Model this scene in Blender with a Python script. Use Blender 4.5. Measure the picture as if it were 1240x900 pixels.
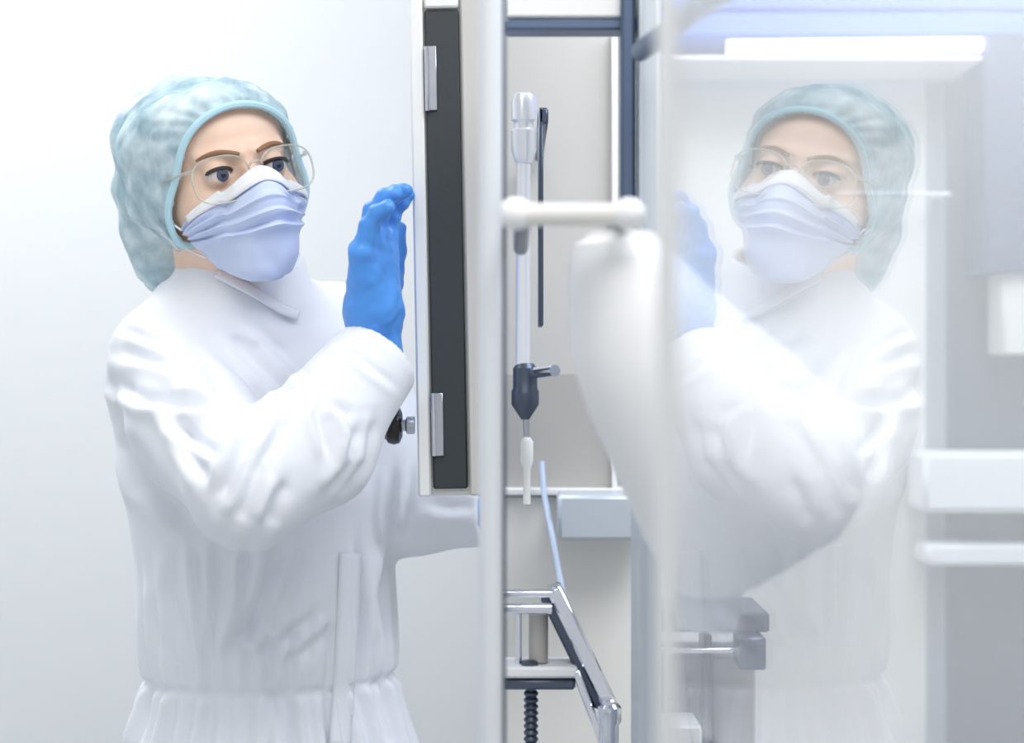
import bpy, math, random
import numpy as np
from mathutils import Vector, Matrix, noise
random.seed(5)
for o in list(bpy.data.objects): bpy.data.objects.remove(o)
SC = bpy.context.scene
C = SC.collection
PI = math.pi
R = math.radians
F = 1950.0          # focal length in px of the 1240 x 900 frame
CZ = 1.325          # camera height

# ---------------------------------------------------------------- camera, light, exposure
cam = bpy.data.cameras.new('camera'); camo = bpy.data.objects.new('camera', cam); C.objects.link(camo)
camo.location = (0, 0, CZ); camo.rotation_euler = (R(90), 0, 0)
cam.sensor_width = 36; cam.lens = F / 1240 * 36; cam.clip_start = .01
cam.dof.use_dof = True; cam.dof.focus_distance = 1.52; cam.dof.aperture_fstop = 3.2
SC.camera = camo
SC.view_settings.view_transform = 'Standard'; SC.view_settings.look = 'None'
SC.view_settings.gamma = 1; SC.view_settings.use_curve_mapping = False
SC.view_settings.exposure = -0.14
w = bpy.data.worlds.new('world'); SC.world = w; w.use_nodes = True
w.node_tree.nodes['Background'].inputs[0].default_value = (.97, .98, 1, 1)
w.node_tree.nodes['Background'].inputs[1].default_value = .74
def area(name, loc, target, sx, sy, power, col):
    l = bpy.data.lights.new(name, 'AREA'); l.shape = 'RECTANGLE'; l.size = sx; l.size_y = sy; l.energy = power; l.color = col
    o = bpy.data.objects.new(name, l); C.objects.link(o); o.location = loc
    o.rotation_euler = (Vector(target) - Vector(loc)).to_track_quat('-Z', 'Y').to_euler(); return o
area('ceiling_lamp_light', (.1, .5, 2.50), (-.1, 1.3, 1.0), 1.4, 1.0, 27, (1, .98, .96))
area('ceiling_lamp_light_rear', (-1.0, 2.1, 2.50), (-.8, 2.3, 0), 1.2, .5, 16, (1, 1, 1))
area('booth_lamp_light', (.75, 1.35, 2.3), (.6, 1.7, 1.2), .9, .5, 14, (.84, .90, 1))

# ---------------------------------------------------------------- helpers
def W(px, py, Y): return Vector(((px - 620) / F * Y, Y, CZ + (450 - py) / F * Y))
def rgb(r, g, b):
    f = lambda c: (c / 255 / 12.92) if c <= 10 else ((c / 255 + .055) / 1.055) ** 2.4
    return (f(r), f(g), f(b), 1)
def mat(name, col, rough=.5, metal=0, noise_amt=0, nscale=8, bump=0, bscale=60, sheen=0, sub=0, trans=0, alpha=1):
    m = bpy.data.materials.new(name); m.use_nodes = True; nt = m.node_tree; b = nt.nodes['Principled BSDF']
    b.inputs['Base Color'].default_value = col; b.inputs['Roughness'].default_value = rough; b.inputs['Metallic'].default_value = metal
    b.inputs['Alpha'].default_value = alpha
    if sub: b.inputs['Subsurface Weight'].default_value = sub; b.inputs['Subsurface Radius'].default_value = (.012, .005, .003); b.inputs['Subsurface Scale'].default_value = 1
    if sheen: b.inputs['Sheen Weight'].default_value = sheen
    if trans: b.inputs['Transmission Weight'].default_value = trans
    tc = nt.nodes.new('ShaderNodeTexCoord')
    if noise_amt:
        n = nt.nodes.new('ShaderNodeTexNoise'); n.inputs['Scale'].default_value = nscale; n.inputs['Detail'].default_value = 5
        r = nt.nodes.new('ShaderNodeValToRGB')
        r.color_ramp.elements[0].position = .3; r.color_ramp.elements[1].position = .7
        r.color_ramp.elements[0].color = tuple(c * (1 - noise_amt) for c in col[:3]) + (1,)
        r.color_ramp.elements[1].color = tuple(min(1, c * (1 + noise_amt * .4)) for c in col[:3]) + (1,)
        nt.links.new(tc.outputs['Object'], n.inputs['Vector']); nt.links.new(n.outputs['Fac'], r.inputs[0]); nt.links.new(r.outputs[0], b.inputs['Base Color'])
    if bump:
        n = nt.nodes.new('ShaderNodeTexNoise'); n.inputs['Scale'].default_value = bscale; n.inputs['Detail'].default_value = 3
        bp = nt.nodes.new('ShaderNodeBump'); bp.inputs['Strength'].default_value = bump; bp.inputs['Distance'].default_value = .002
        nt.links.new(tc.outputs['Object'], n.inputs['Vector']); nt.links.new(n.outputs['Fac'], bp.inputs['Height']); nt.links.new(bp.outputs[0], b.inputs['Normal'])
    return m
def link(name, me, m, parent=None, loc=None):
    o = bpy.data.objects.new(name, me); C.objects.link(o)
    if m: me.materials.append(m)
    if parent: o.parent = parent; o.matrix_parent_inverse = world_of(parent).inverted()
    return o
def world_of(o):
    mm = Matrix.LocRotScale(o.location, o.rotation_euler, o.scale)
    return (world_of(o.parent) @ o.matrix_parent_inverse @ mm) if o.parent else mm
def thing(name, label, cat, loc, group=None):
    o = bpy.data.objects.new(name, None); C.objects.link(o); o.location = loc; o.empty_display_size = .05
    o['label'] = label; o['category'] = cat; o['kind'] = 'thing'
    if group: o['group'] = group
    return o
def tag(o, label, cat, group=None, kind='thing'):
    o['label'] = label; o['category'] = cat; o['kind'] = kind
    if group: o['group'] = group
    return o

class MB:
    """collects shapes into one mesh"""
    def __init__(s): s.v = []; s.f = []
    def add(s, vs, fs):
        n = len(s.v); s.v += [tuple(p) for p in vs]; s.f += [tuple(i + n for i in q) for q in fs]; return s
    def box(s, lo, hi, bev=.002, M=None):
        lo = Vector(lo); hi = Vector(hi); c = (lo + hi) / 2; h = (hi - lo) / 2
        b = min(bev, h.x * .49, h.y * .49, h.z * .49)
        vs = []; ids = {}
        for sx in (-1, 1):
            for sy in (-1, 1):
                for sz in (-1, 1):
                    for ax in range(3):
                        p = [sx * h.x, sy * h.y, sz * h.z]; sg = (sx, sy, sz)
                        for k in range(3):
                            if k != ax: p[k] -= sg[k] * b
                        ids[(sx, sy, sz, ax)] = len(vs); q = c + Vector(p)
                        vs.append(M @ q if M else q)
        fs = []
        for ax in range(3):
            o1, o2 = [k for k in range(3) if k != ax]
            for sg in (-1, 1):
                q = []
                for a, bb in ((-1, -1), (1, -1), (1, 1), (-1, 1)):
                    k = [0, 0, 0]; k[ax] = sg; k[o1] = a; k[o2] = bb; q.append(ids[(k[0], k[1], k[2], ax)])
                fs.append(q)
            for a in (-1, 1):
                for bb in (-1, 1):
                    q = []
                    for t, axx in ((-1, o1), (1, o1), (1, o2), (-1, o2)):
                        k = [0, 0, 0]; k[ax] = t; k[o1] = a; k[o2] = bb; q.append(ids[(k[0], k[1], k[2], axx)])
                    fs.append(q)
        for sx in (-1, 1):
            for sy in (-1, 1):
                for sz in (-1, 1): fs.append([ids[(sx, sy, sz, a)] for a in range(3)])
        return s.add(vs, fs)
    def tube(s, pts, r, n=16, cap=True, closed=False):
        pts = [Vector(p) for p in pts]; rs = r if isinstance(r, (list, tuple)) else [r] * len(pts)
        vs = []; prev = None; N = len(pts)
        for i, p in enumerate(pts):
            if closed: t = pts[(i + 1) % N] - pts[i - 1]
            else: t = (pts[min(i + 1, N - 1)] - pts[max(i - 1, 0)])
            t.normalize()
            if prev is None: u = t.orthogonal().normalized()
            else: u = (prev - t * prev.dot(t)).normalized()
            prev = u; vv = t.cross(u)
            for k in range(n):
                a = 2 * PI * k / n; vs.append(p + (u * math.cos(a) + vv * math.sin(a)) * rs[i])
        fs = []
        for i in range(N if closed else N - 1):
            j = (i + 1) % N
            for k in range(n): fs.append((i * n + k, i * n + (k + 1) % n, j * n + (k + 1) % n, j * n + k))
        if cap and not closed: fs.append(tuple(range(n))[::-1]); fs.append(tuple((N - 1) * n + k for k in range(n)))
        return s.add(vs, fs)
    def lathe(s, prof, p0, axis, n=28):
        axis = Vector(axis).normalized(); u = axis.orthogonal().normalized(); v = axis.cross(u); p0 = Vector(p0)
        vs = [p0 + axis * h + (u * math.cos(2 * PI * k / n) + v * math.sin(2 * PI * k / n)) * max(r, 1e-4) for r, h in prof for k in range(n)]
        fs = [(i * n + k, i * n + (k + 1) % n, (i + 1) * n + (k + 1) % n, (i + 1) * n + k) for i in range(len(prof) - 1) for k in range(n)]
        fs.append(tuple(range(n))[::-1]); fs.append(tuple((len(prof) - 1) * n + k for k in range(n)))
        return s.add(vs, fs)
    def build(s, name, m, parent=None, smooth=True):
        me = bpy.data.meshes.new(name); me.from_pydata(s.v, [], s.f)
        import bmesh
        bm = bmesh.new(); bm.from_mesh(me); bmesh.ops.recalc_face_normals(bm, faces=bm.faces); bm.to_mesh(me); bm.free()
        if smooth:
            me.polygons.foreach_set('use_smooth', [True] * len(me.polygons)); me.set_sharp_from_angle(angle=R(38))
        return link(name, me, m, parent)

# ---- implicit surfaces, meshed with surface nets on a rectilinear grid
def surface_nets(f, xs, ys, zs):
    xs, ys, zs = (np.asarray(a, dtype=np.float64) for a in (xs, ys, zs))
    nx, ny, nz = len(xs), len(ys), len(zs)
    D = np.empty((nx, ny, nz), dtype=np.float32)
    for k0 in range(0, nz, 24):
        Z = zs[k0:k0 + 24]
        X, Y, ZZ = np.meshgrid(xs, ys, Z, indexing='ij')
        D[:, :, k0:k0 + 24] = f(X, Y, ZZ)
    S = D < 0
    cnt = np.zeros((nx - 1, ny - 1, nz - 1), np.int8)
    for a in (0, 1):
        for b in (0, 1):
            for c in (0, 1): cnt += S[a:nx - 1 + a, b:ny - 1 + b, c:nz - 1 + c]
    act = (cnt > 0) & (cnt < 8)
    I, J, K = np.nonzero(act); n = len(I)
    idx = -np.ones(act.shape, np.int64); idx[I, J, K] = np.arange(n)
    acc = np.zeros((n, 3)); num = np.zeros(n)
    cor = [(a, b, c) for a in (0, 1) for b in (0, 1) for c in (0, 1)]
    for p in cor:
        for ax in range(3):
            if p[ax]: continue
            q = list(p); q[ax] = 1
            d0 = D[I + p[0], J + p[1], K + p[2]]; d1 = D[I + q[0], J + q[1], K + q[2]]
            m = (d0 < 0) != (d1 < 0)
            t = np.where(m, d0 / np.where(m, d0 - d1, 1), 0)
            P0 = np.stack([xs[I + p[0]], ys[J + p[1]], zs[K + p[2]]], 1); P1 = np.stack([xs[I + q[0]], ys[J + q[1]], zs[K + q[2]]], 1)
            acc += np.where(m[:, None], P0 + (P1 - P0) * t[:, None], 0); num += m
    V = acc / num[:, None]
    faces = []
    for ax in range(3):
        o1, o2 = [(1, 2), (2, 0), (0, 1)][ax]
        s0 = [slice(None)] * 3; s1 = [slice(None)] * 3; s0[ax] = slice(0, -1); s1[ax] = slice(1, None)
        A = S[tuple(s0)]; B = S[tuple(s1)]
        e = np.stack(np.nonzero(A != B), 1)
        lim = [nx - 1, ny - 1, nz - 1]
        ok = (e[:, o1] > 0) & (e[:, o2] > 0) & (e[:, o1] < lim[o1]) & (e[:, o2] < lim[o2]); e = e[ok]
        fl = A[e[:, 0], e[:, 1], e[:, 2]]
        def g(d1, d2):
            c = e.copy(); c[:, o1] -= d1; c[:, o2] -= d2; return idx[c[:, 0], c[:, 1], c[:, 2]]
        q = np.stack([g(1, 1), g(0, 1), g(0, 0), g(1, 0)], 1)
        q[~fl] = q[~fl][:, ::-1]
        faces.append(q)
    Fc = np.concatenate(faces); Fc = Fc[(Fc >= 0).all(1)]
    return V, Fc
def mesh_np(name, V, Fc):
    me = bpy.data.meshes.new(name); n = len(V); m = len(Fc)
    me.vertices.add(n); me.vertices.foreach_set('co', np.ascontiguousarray(V, dtype=np.float32).ravel())
    me.loops.add(m * 4); me.loops.foreach_set('vertex_index', np.ascontiguousarray(Fc, dtype=np.int32).ravel())
    me.polygons.add(m); me.polygons.foreach_set('loop_start', np.arange(0, m * 4, 4, dtype=np.int32))
    me.polygons.foreach_set('use_smooth', np.ones(m, bool)); me.update(calc_edges=True); me.validate(); return me
def normals(V, Fc):
    a = V[Fc[:, 2]] - V[Fc[:, 0]]; b = V[Fc[:, 3]] - V[Fc[:, 1]]; fn = np.cross(a, b)
    N = np.zeros_like(V)
    for k in range(4): np.add.at(N, Fc[:, k], fn)
    return N / np.maximum(np.linalg.norm(N, axis=1, keepdims=True), 1e-12)
def smooth_np(V, Fc, it=2, lam=.5):
    for _ in range(it):
        A = np.zeros_like(V); c = np.zeros(len(V))
        for k in range(4):
            i = Fc[:, k]
            for j in (Fc[:, (k + 1) % 4], Fc[:, k - 1]): np.add.at(A, i, V[j]); np.add.at(c, i, 1)
        V = V + lam * (A / np.maximum(c, 1)[:, None] - V)
    return V
def smin(a, b, k):
    h = np.clip(.5 + .5 * (b - a) / k, 0, 1); return b + (a - b) * h - k * h * (1 - h)
def smax(a, b, k): return -smin(-a, -b, k)
def caps(X, Y, Z, a, b, ra, rb):
    a = np.array(a); b = np.array(b); d = b - a; L = max(float(d @ d), 1e-9)
    t = np.clip(((X - a[0]) * d[0] + (Y - a[1]) * d[1] + (Z - a[2]) * d[2]) / L, 0, 1)
    return np.sqrt((X - a[0] - d[0] * t) ** 2 + (Y - a[1] - d[1] * t) ** 2 + (Z - a[2] - d[2] * t) ** 2) - (ra + (rb - ra) * t)
def ell(X, Y, Z, c, r):
    x = (X - c[0]) / r[0]; y = (Y - c[1]) / r[1]; z = (Z - c[2]) / r[2]
    k0 = np.sqrt(x * x + y * y + z * z); k1 = np.sqrt((x / r[0]) ** 2 + (y / r[1]) ** 2 + (z / r[2]) ** 2)
    return k0 * (k0 - 1) / np.maximum(k1, 1e-6)
def fbm(V, s, seed=0, octv=2):
    o = Vector((seed * 7.3, seed * 3.1, seed * 1.7))
    return np.array([noise.fractal(Vector(v) * s + o, .6, 2.0, octv) for v in V])

# ---------------------------------------------------------------- materials
M = {}
M['wall'] = mat('wall_paint', rgb(232, 235, 237), .55, noise_amt=.01, nscale=2)
M['wallw'] = mat('cream_wall', rgb(238, 237, 232), .6)
M['floor'] = mat('floor_vinyl', rgb(205, 208, 210), .35, noise_amt=.05, nscale=20)
M['white'] = mat('white_metal', rgb(240, 241, 240), .35, bump=.02)
M['offw'] = mat('off_white_plastic', rgb(232, 231, 226), .45)
M['black'] = mat('black_rubber', rgb(50, 56, 60), .55, bump=.1, bscale=200)
M['steel'] = mat('brushed_steel', rgb(190, 194, 202), .28, 1, noise_amt=.06, nscale=60)
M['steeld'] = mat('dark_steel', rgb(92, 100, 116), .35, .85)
M['bluesteel'] = mat('slate_profile', rgb(96, 112, 138), .4, .35)
M['chrome'] = mat('chrome', rgb(225, 228, 238), .1, 1)
M['panel'] = mat('grey_panel', rgb(205, 203, 199), .5, .0, noise_amt=.03, nscale=4)
M['panelg'] = mat('warm_grey_panel', rgb(184, 181, 176), .4, .1, noise_amt=.05, nscale=5)
M['pshelf'] = mat('pale_shelf', rgb(196, 204, 212), .4, .2)
M['paleb'] = mat('pale_blue_paint', rgb(222, 226, 231), .4)
M['bright'] = mat('satin_bright_metal', rgb(244, 246, 252), .28, .5)
M['hop'] = mat('white_hopper', rgb(246, 247, 248), .45)
M['blue'] = mat('ceiling_light_tint', rgb(98, 136, 230), .4)  # blue of the bands that imitate bluish ceiling light
M['greyp'] = mat('grey_cabinet', rgb(96, 100, 108), .45, noise_amt=.04, nscale=3)
M['greym'] = mat('mid_grey_blend', rgb(165, 167, 172), .45)
M['greyd'] = mat('dark_grey_cabinet', rgb(66, 82, 112), .45)
M['knobm'] = mat('black_knob', rgb(28, 28, 30), .22)
M['skin'] = mat('skin', rgb(245, 210, 188), .45, sub=.25, noise_amt=.05, nscale=30, bump=.05, bscale=400)
M['coat'] = mat('coat_cloth', rgb(240, 243, 250), .75, sheen=.2, bump=.12, bscale=500)
M['glove'] = mat('blue_nitrile', rgb(84, 156, 240), .38, bump=.15, bscale=120, sub=0)
M['mask'] = mat('mask_cloth', rgb(206, 218, 246), .8, sheen=.2, bump=.1, bscale=700)
M['maskw'] = mat('mask_white_band', rgb(246, 247, 250), .8)
M['hair'] = mat('hair', rgb(112, 92, 80), .5, noise_amt=.4, nscale=25)
M['brow'] = mat('brow_hair', rgb(150, 112, 84), .7)
M['lash'] = mat('lash', rgb(48, 34, 32), .6)
M['sclera'] = mat('sclera', rgb(222, 216, 214), .25)
M['iris'] = mat('iris', rgb(70, 84, 112), .2)
M['pupil'] = mat('pupil', rgb(12, 12, 16), .1)
M['shoe'] = mat('shoe', rgb(235, 237, 240), .5)
M['hose'] = mat('blue_hose', rgb(178, 192, 214), .3)
M['frame'] = mat('clear_frame', rgb(206, 208, 196), .15, alpha=.5)
def emis(name, col, s):
    m = bpy.data.materials.new(name); m.use_nodes = True; b = m.node_tree.nodes['Principled BSDF']
    b.inputs['Base Color'].default_value = (.9, .9, .9, 1); b.inputs['Emission Color'].default_value = col; b.inputs['Emission Strength'].default_value = s; return m
M['lamp'] = emis('lamp_tube', (.94, .97, 1, 1), 1.6)
def mixmat(name, fac, tint, rough):
    m = bpy.data.materials.new(name); m.use_nodes = True; nt = m.node_tree; nt.nodes.clear()
    o = nt.nodes.new('ShaderNodeOutputMaterial'); mx = nt.nodes.new('ShaderNodeMixShader'); t = nt.nodes.new('ShaderNodeBsdfTransparent'); g = nt.nodes.new('ShaderNodeBsdfGlossy')
    t.inputs[0].default_value = tint; g.inputs['Roughness'].default_value = rough; g.inputs[0].default_value = (1, 1, 1, 1)
    if fac is None:
        fr = nt.nodes.new('ShaderNodeFresnel'); fr.inputs[0].default_value = 1.45; nt.links.new(fr.outputs[0], mx.inputs[0])
    else: mx.inputs[0].default_value = fac
    nt.links.new(t.outputs[0], mx.inputs[1]); nt.links.new(g.outputs[0], mx.inputs[2]); nt.links.new(mx.outputs[0], o.inputs[0]); return m
M['pane'] = mixmat('reflective_pane', .35, (.985, .99, 1, 1), .0)
M['lens'] = mixmat('spectacle_lens', None, (.98, .99, .99, 1), 0)
# hair net: thin non-woven, partly see-through
m = bpy.data.materials.new('net_nonwoven'); m.use_nodes = True; nt = m.node_tree; b = nt.nodes['Principled BSDF']
b.inputs['Roughness'].default_value = .8
tc = nt.nodes.new('ShaderNodeTexCoord'); n = nt.nodes.new('ShaderNodeTexNoise'); n.inputs['Scale'].default_value = 26; n.inputs['Detail'].default_value = 6
r = nt.nodes.new('ShaderNodeValToRGB'); r.color_ramp.elements[0].position = .35; r.color_ramp.elements[1].position = .65
r.color_ramp.elements[0].color = rgb(172, 212, 227); r.color_ramp.elements[1].color = rgb(230, 245, 250)
r2 = nt.nodes.new('ShaderNodeValToRGB'); r2.color_ramp.elements[0].position = .3; r2.color_ramp.elements[1].position = .7
r2.color_ramp.elements[0].color = (.36, .36, .36, 1); r2.color_ramp.elements[1].color = (.97, .97, .97, 1)
nt.links.new(tc.outputs['Object'], n.inputs['Vector']); nt.links.new(n.outputs['Fac'], r.inputs[0]); nt.links.new(r.outputs[0], b.inputs['Base Color'])
nt.links.new(n.outputs['Fac'], r2.inputs[0]); nt.links.new(r2.outputs[0], b.inputs['Alpha'])
M['net'] = m
M['netband'] = mat('net_band', rgb(190, 228, 240), .7)

# ---------------------------------------------------------------- the room
def struct(name, lo, hi, m):
    o = MB().box(lo, hi, 0).build(name, m, smooth=False); o['kind'] = 'structure'; return o
struct('floor', (-2.0, -1.2, -.06), (2.2, 2.95, 0), M['floor'])
struct('wall_back', (-2.0, 2.6, 0), (-.03, 2.7, 2.6), M['wall'])
struct('wall_back_right', (-.03, 2.6, 0), (2.2, 2.7, 2.6), M['wallw'])
struct('wall_left', (-1.9, -1.2, 0), (-1.8, 2.6, 2.6), M['wall'])
struct('wall_right', (2.1, -1.2, 0), (2.2, 2.6, 2.6), M['wallw'])
struct('ceiling', (-2.0, -1.2, 2.6), (2.2, 2.7, 2.66), M['wall'])

# ---------------------------------------------------------------- the glass door, nearly edge-on beside the camera
TN = (500 - 620) / F; D0 = 210 / F            # plane X = D0 + TN * Y
ang = math.atan(-TN)
GM = Matrix.Translation((D0, 0, 0)) @ Matrix.Rotation(ang, 4, 'Z')   # local y runs along the pane, local x through it
c = math.cos(ang); yl = lambda Y: Y / c
door = thing('glass_door', 'large clear glass machine door reflecting the person, in a pale metal frame', 'door', GM @ Vector((0, .4, .5)))
MB().box((0, -.45, .55), (.003, yl(.673), 2.0), 0, GM).build('glass_pane', M['pane'], door, False)
MB().box((-.004, yl(.674), .50), (.003, yl(.690), 2.06), .002, GM).box((-.009, -.5, .50), (.012, -.455, 2.06), .002, GM)\
    .box((-.009, -.455, 2.003), (.012, yl(.673), 2.06), .002, GM).box((-.009, -.455, .50), (.012, yl(.673), .547), .002, GM).build('door_frame', M['white'], door)

# ---------------------------------------------------------------- machine frame
mf = thing('processing_machine', 'tall pale and slate metal frame posts and beams of the processing machine', 'machine', (.1, 1.3, 0))
def pxbox(x0, y0, x1, y1, Y0, Y1, bev=.002, mb=None):
    a = W(x0, y1, Y0); b = W(x1, y0, Y0); return (mb or MB()).box((a.x, Y0, a.z), (b.x, Y1, b.z), bev)
def post(x0, x1, Y, dep, m, z1=2.2, z0=0):
    a = W(x0, 0, Y).x; b = W(x1, 0, Y).x
    return MB().box((a, Y, z0), (b, Y + dep, z1), .004).build('post', m, mf)
pz = W(594, 0, 1.1).x
MB().tube([(pz, 1.1, 0), (pz, 1.1, 2.2)], .0082, 24).build('round_post', M['paleb'], mf)
MB().box((W(600, 0, 1.12).x, 1.108, 0), (W(613, 0, 1.12).x, 1.125, 2.2), .001).build('post', M['steeld'], mf)  # dark strip stands in for shade down the round post's right side
post(752, 770, 1.30, .02, M['bluesteel'], z1=2.2, z0=W(0, 335, 1.3).z)
post(775, 800, 1.28, .10, M['pshelf'], z1=2.2)
MB().box((-.025, 1.09, 2.16), (.14, 2.4, 2.2), .003).build('top_beam', M['steel'], mf)
pxbox(612, 22, 792, 36, 1.31, 1.34).build('crossbar', M['bluesteel'], mf)
pxbox(612, -40, 800, 21, 1.31, 1.36).build('crossbar', M['white'], mf)
a = W(776, 62, 1.25); b = W(850, 5, 1.0)
MB().tube([a, b, W(930, -45, .9)], .008, 14).build('brace', M['bluesteel'], mf)

# back plate of the machine
bp = thing('machine_back_panel', 'flat warm grey metal back plate behind the upright steel rod', 'panel', W(680, 590, 1.8))
pxbox(600, 38, 747, 594, 1.80, 1.83, .003).build('plate', M['panel'], bp)
pxbox(600, 452, 742, 592, 1.795, 1.8, .001).build('lower_shade_plate', M['panelg'], bp)  # darker sheet stands in for the plate's shading towards the bottom
pxbox(741, 38, 748, 594, 1.785, 1.80, .001).build('edge_strip', M['white'], bp)
pxbox(600, 592, 775, 600, 1.775, 1.82, .001).build('lower_lip', M['white'], bp)
lp = tag(pxbox(600, 601, 772, 1890, 1.79, 1.83, .003).build('lower_panel', M['wallw'], None), 'pale cream lower cover panel behind the chrome bracket', 'panel')
sh = tag(pxbox(676, 600, 790, 655, 1.70, 1.785, .004).build('metal_tray', M['pshelf'], None), 'pale bluish metal tray under the grey back plate', 'tray')

# upright steel rod with clamps
rd = thing('piston_rod', 'upright polished steel piston rod with a thick rounded head', 'rod', W(634, 505, 1.45))
Y = 1.45; s = Y / F
def zx(px, py): return W(px, py, Y)
MB().tube([zx(634, 190), zx(633, 455)], 9 * s, 20).build('shaft', M['bright'], rd)
MB().lathe([(6 * s, 0), (13 * s, 3 * s), (15.5 * s, 12 * s), (15.5 * s, 34 * s), (12 * s, 38 * s), (12 * s, 44 * s), (15.5 * s, 47 * s), (15.5 * s, 70 * s), (10 * s, 86 * s)], zx(634, 112), (0, 0, -1)).build('cylinder_head', M['bright'], rd)
MB().lathe([(10 * s, 0), (15 * s, 6 * s), (15 * s, 30 * s), (17 * s, 34 * s), (17 * s, 50 * s), (9 * s, 62 * s), (5 * s, 68 * s)], zx(636, 440), (0, 0, -1)).build('lower_clamp', M['steeld'], rd)
MB().tube([zx(640, 452), W(672, 449, 1.40)], 7 * s, 14).build('clamp_screw', M['chrome'], rd)
MB().tube([zx(637, 508), zx(638, 528)], 4 * s, 12).build('tip', M['steel'], rd)
MB().box(W(652, 395, 1.52), W(658, 130, 1.52) + Vector((0, .05, 0)), .002).box(W(652, 150, 1.52), W(664, 130, 1.52) + Vector((0, .27, 0)), .002).build('rod_shadow_bar', M['steeld'], rd)  # dark upright bar stands in for the shadow right of the rod; mount behind
tn = thing('nozzle', 'thin white dosing nozzle below the piston rod', 'nozzle', W(638, 600, 1.5))
MB().lathe([(.0035, 0), (.006, .004), (.006, .022), (.0035, .03), (.0035, .062)], W(638, 530, 1.5), (0, 0, -1), 18).build('nozzle_body', M['white'], tn)
tag(MB().tube([W(656, 560, 1.76), W(659, 600, 1.74), W(667, 640, 1.70), W(676, 690, 1.62), W(682, 722, 1.5)], .0034, 10).build('hose', M['hose'], None), 'thin pale blue hose hanging beside the dosing nozzle', 'hose')

# horizontal pull bar across the opening
hb = thing('pull_handle', 'white horizontal bar handle with two round ends across the opening', 'handle', W(690, 260, 1.05))
Y = 1.05; s = Y / F
MB().tube([W(625, 260, Y), W(762, 260, Y)], 14 * s, 24).build('bar', M['offw'], hb)
for px in (625, 762):
    MB().lathe([(2 * s, 0), (14 * s, 3 * s), (19 * s, 11 * s), (20 * s, 20 * s), (17 * s, 30 * s), (8 * s, 37 * s)], W(px - 19, 259, Y), (1, 0, 0)).build('end_knob', M['hop'], hb)
for px in (633, 756): MB().tube([W(px, 260, Y), W(px, 266, Y) + Vector((0, .24, 0))], .006, 12).build('mount', M['steeld'], hb)

# chrome bracket at the bottom
br = thing('chrome_bracket', 'polished chrome bracket with slanting arm and small platform at the bottom', 'bracket', W(660, 900, 1.4))
Y = 1.4; s = Y / F
MB().tube([W(608, 719, Y), W(668, 719, Y)], 5 * s, 12).tube([W(608, 737, Y), W(668, 737, Y)], 7 * s, 12).build('top_bar', M['chrome'], br)
def slab(p0, p1, wpx, dep, Y, Y2=None):
    a = W(*p0, Y); b = W(*p1, Y2 or Y); d = (b - a); L = d.length; d.normalize(); n = Vector((0, 1, 0)); u = d.cross(n).normalized()
    Mx = Matrix((( *u, 0), (*n, 0), (*d, 0), (0, 0, 0, 1))).transposed(); Mx.translation = a
    Mx = Matrix(((u.x, n.x, d.x, a.x), (u.y, n.y, d.y, a.y), (u.z, n.z, d.z, a.z), (0, 0, 0, 1)))
    h = wpx / 2 * Y / F
    return MB().box((-h, 0, 0), (h, dep, L), .0025, Mx)
slab((670, 712), (742, 862), 19, .03, Y).build('slanting_arm', M['chrome'], br)
slab((660, 722), (727, 858), 14, .03, 1.41).build('inner_arm', M['steeld'], br)
slab((697, 812), (732, 905), 10, .03, Y).build('lower_arm', M['chrome'], br)
MB().box(W(608, 822, Y), W(700, 808, Y) + Vector((0, .05, 0)), .003).build('platform', M['hop'], br)
MB().box(W(608, 836, Y + .002), W(697, 823, Y + .002) + Vector((0, .045, 0)), .003).build('platform_edge', M['steeld'], br)
MB().lathe([(12 * s, 0), (12 * s, 58 * s)], W(652, 744, Y + .02), (0, 0, -1)).build('roller', M['panelg'], br)
MB().tube([W(628, 744, Y + .015), W(628, 808, Y + .015)], 4 * s, 12).build('spindle', M['chrome'], br)
MB().lathe([(8 * s, 0), (11 * s, 2 * s), (11 * s, 8 * s)], W(641, 800, Y + .01), (0, 0, -1), 6).build('hex_nut', M['steeld'], br)
pr = [];
for k in range(14): pr += [(6.5 * s, k * 8 * s), (9 * s, (k * 8 + 3) * s), (9 * s, (k * 8 + 5) * s)]
MB().lathe(pr, W(643, 836, Y + .02), (0, 0, -1), 18).build('threaded_rod', M['steeld'], br)
MB().lathe([(10 * s, 0), (14 * s, 4 * s), (14 * s, 22 * s), (11 * s, 26 * s), (11 * s, 60 * s)], W(738, 852, Y - .01), (0, 0, -1)).build('end_cap', M['chrome'], br)

# ---------------------------------------------------------------- hatch with black seal
ht = thing('hatch_door', 'narrow white hatch door with long black seal strip and two metal hinges', 'door', W(545, 600, 1.50))
Y = 1.50; s = Y / F
tilt = Matrix.Translation(W(540, 300, Y)) @ Matrix.Rotation(R(-1.1), 4, 'Y') @ Matrix.Translation(-W(540, 300, Y))
def hbox(x0, y0, x1, y1, dy0, dy1, bev=.002):
    a = W(x0, y1, Y); b = W(x1, y0, Y); return MB().box((a.x, Y + dy0, a.z), (b.x, Y + dy1, b.z), bev, tilt)
hbox(503, -380, 596, 601, .006, .03, .003).build('leaf', M['offw'], ht)
hbox(501, -380, 517, 601, -.004, .0055, .002).build('front_rail', M['white'], ht)
hbox(519, 12, 561, 592, -.001, .0055, .002).build('seal_strip', M['black'], ht)
hbox(563, -380, 596, 601, -.002, .0055, .002).build('rear_rail', M['panel'], ht)
hbox(519, -8, 561, 10, -.003, .0055, .002).build('top_rail', M['white'], ht)
for y0, y1 in ((56, 134), (476, 552)):
    h = hbox(520, y0, 533, y1, -.004, -.0015, .001).build('hinge', M['steel'], ht)
    MB().tube([tilt @ W(521, y0, Y - .004), tilt @ W(521, y1, Y - .004)], .0022, 10).build('hinge_pin', M['chrome'], h)
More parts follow.
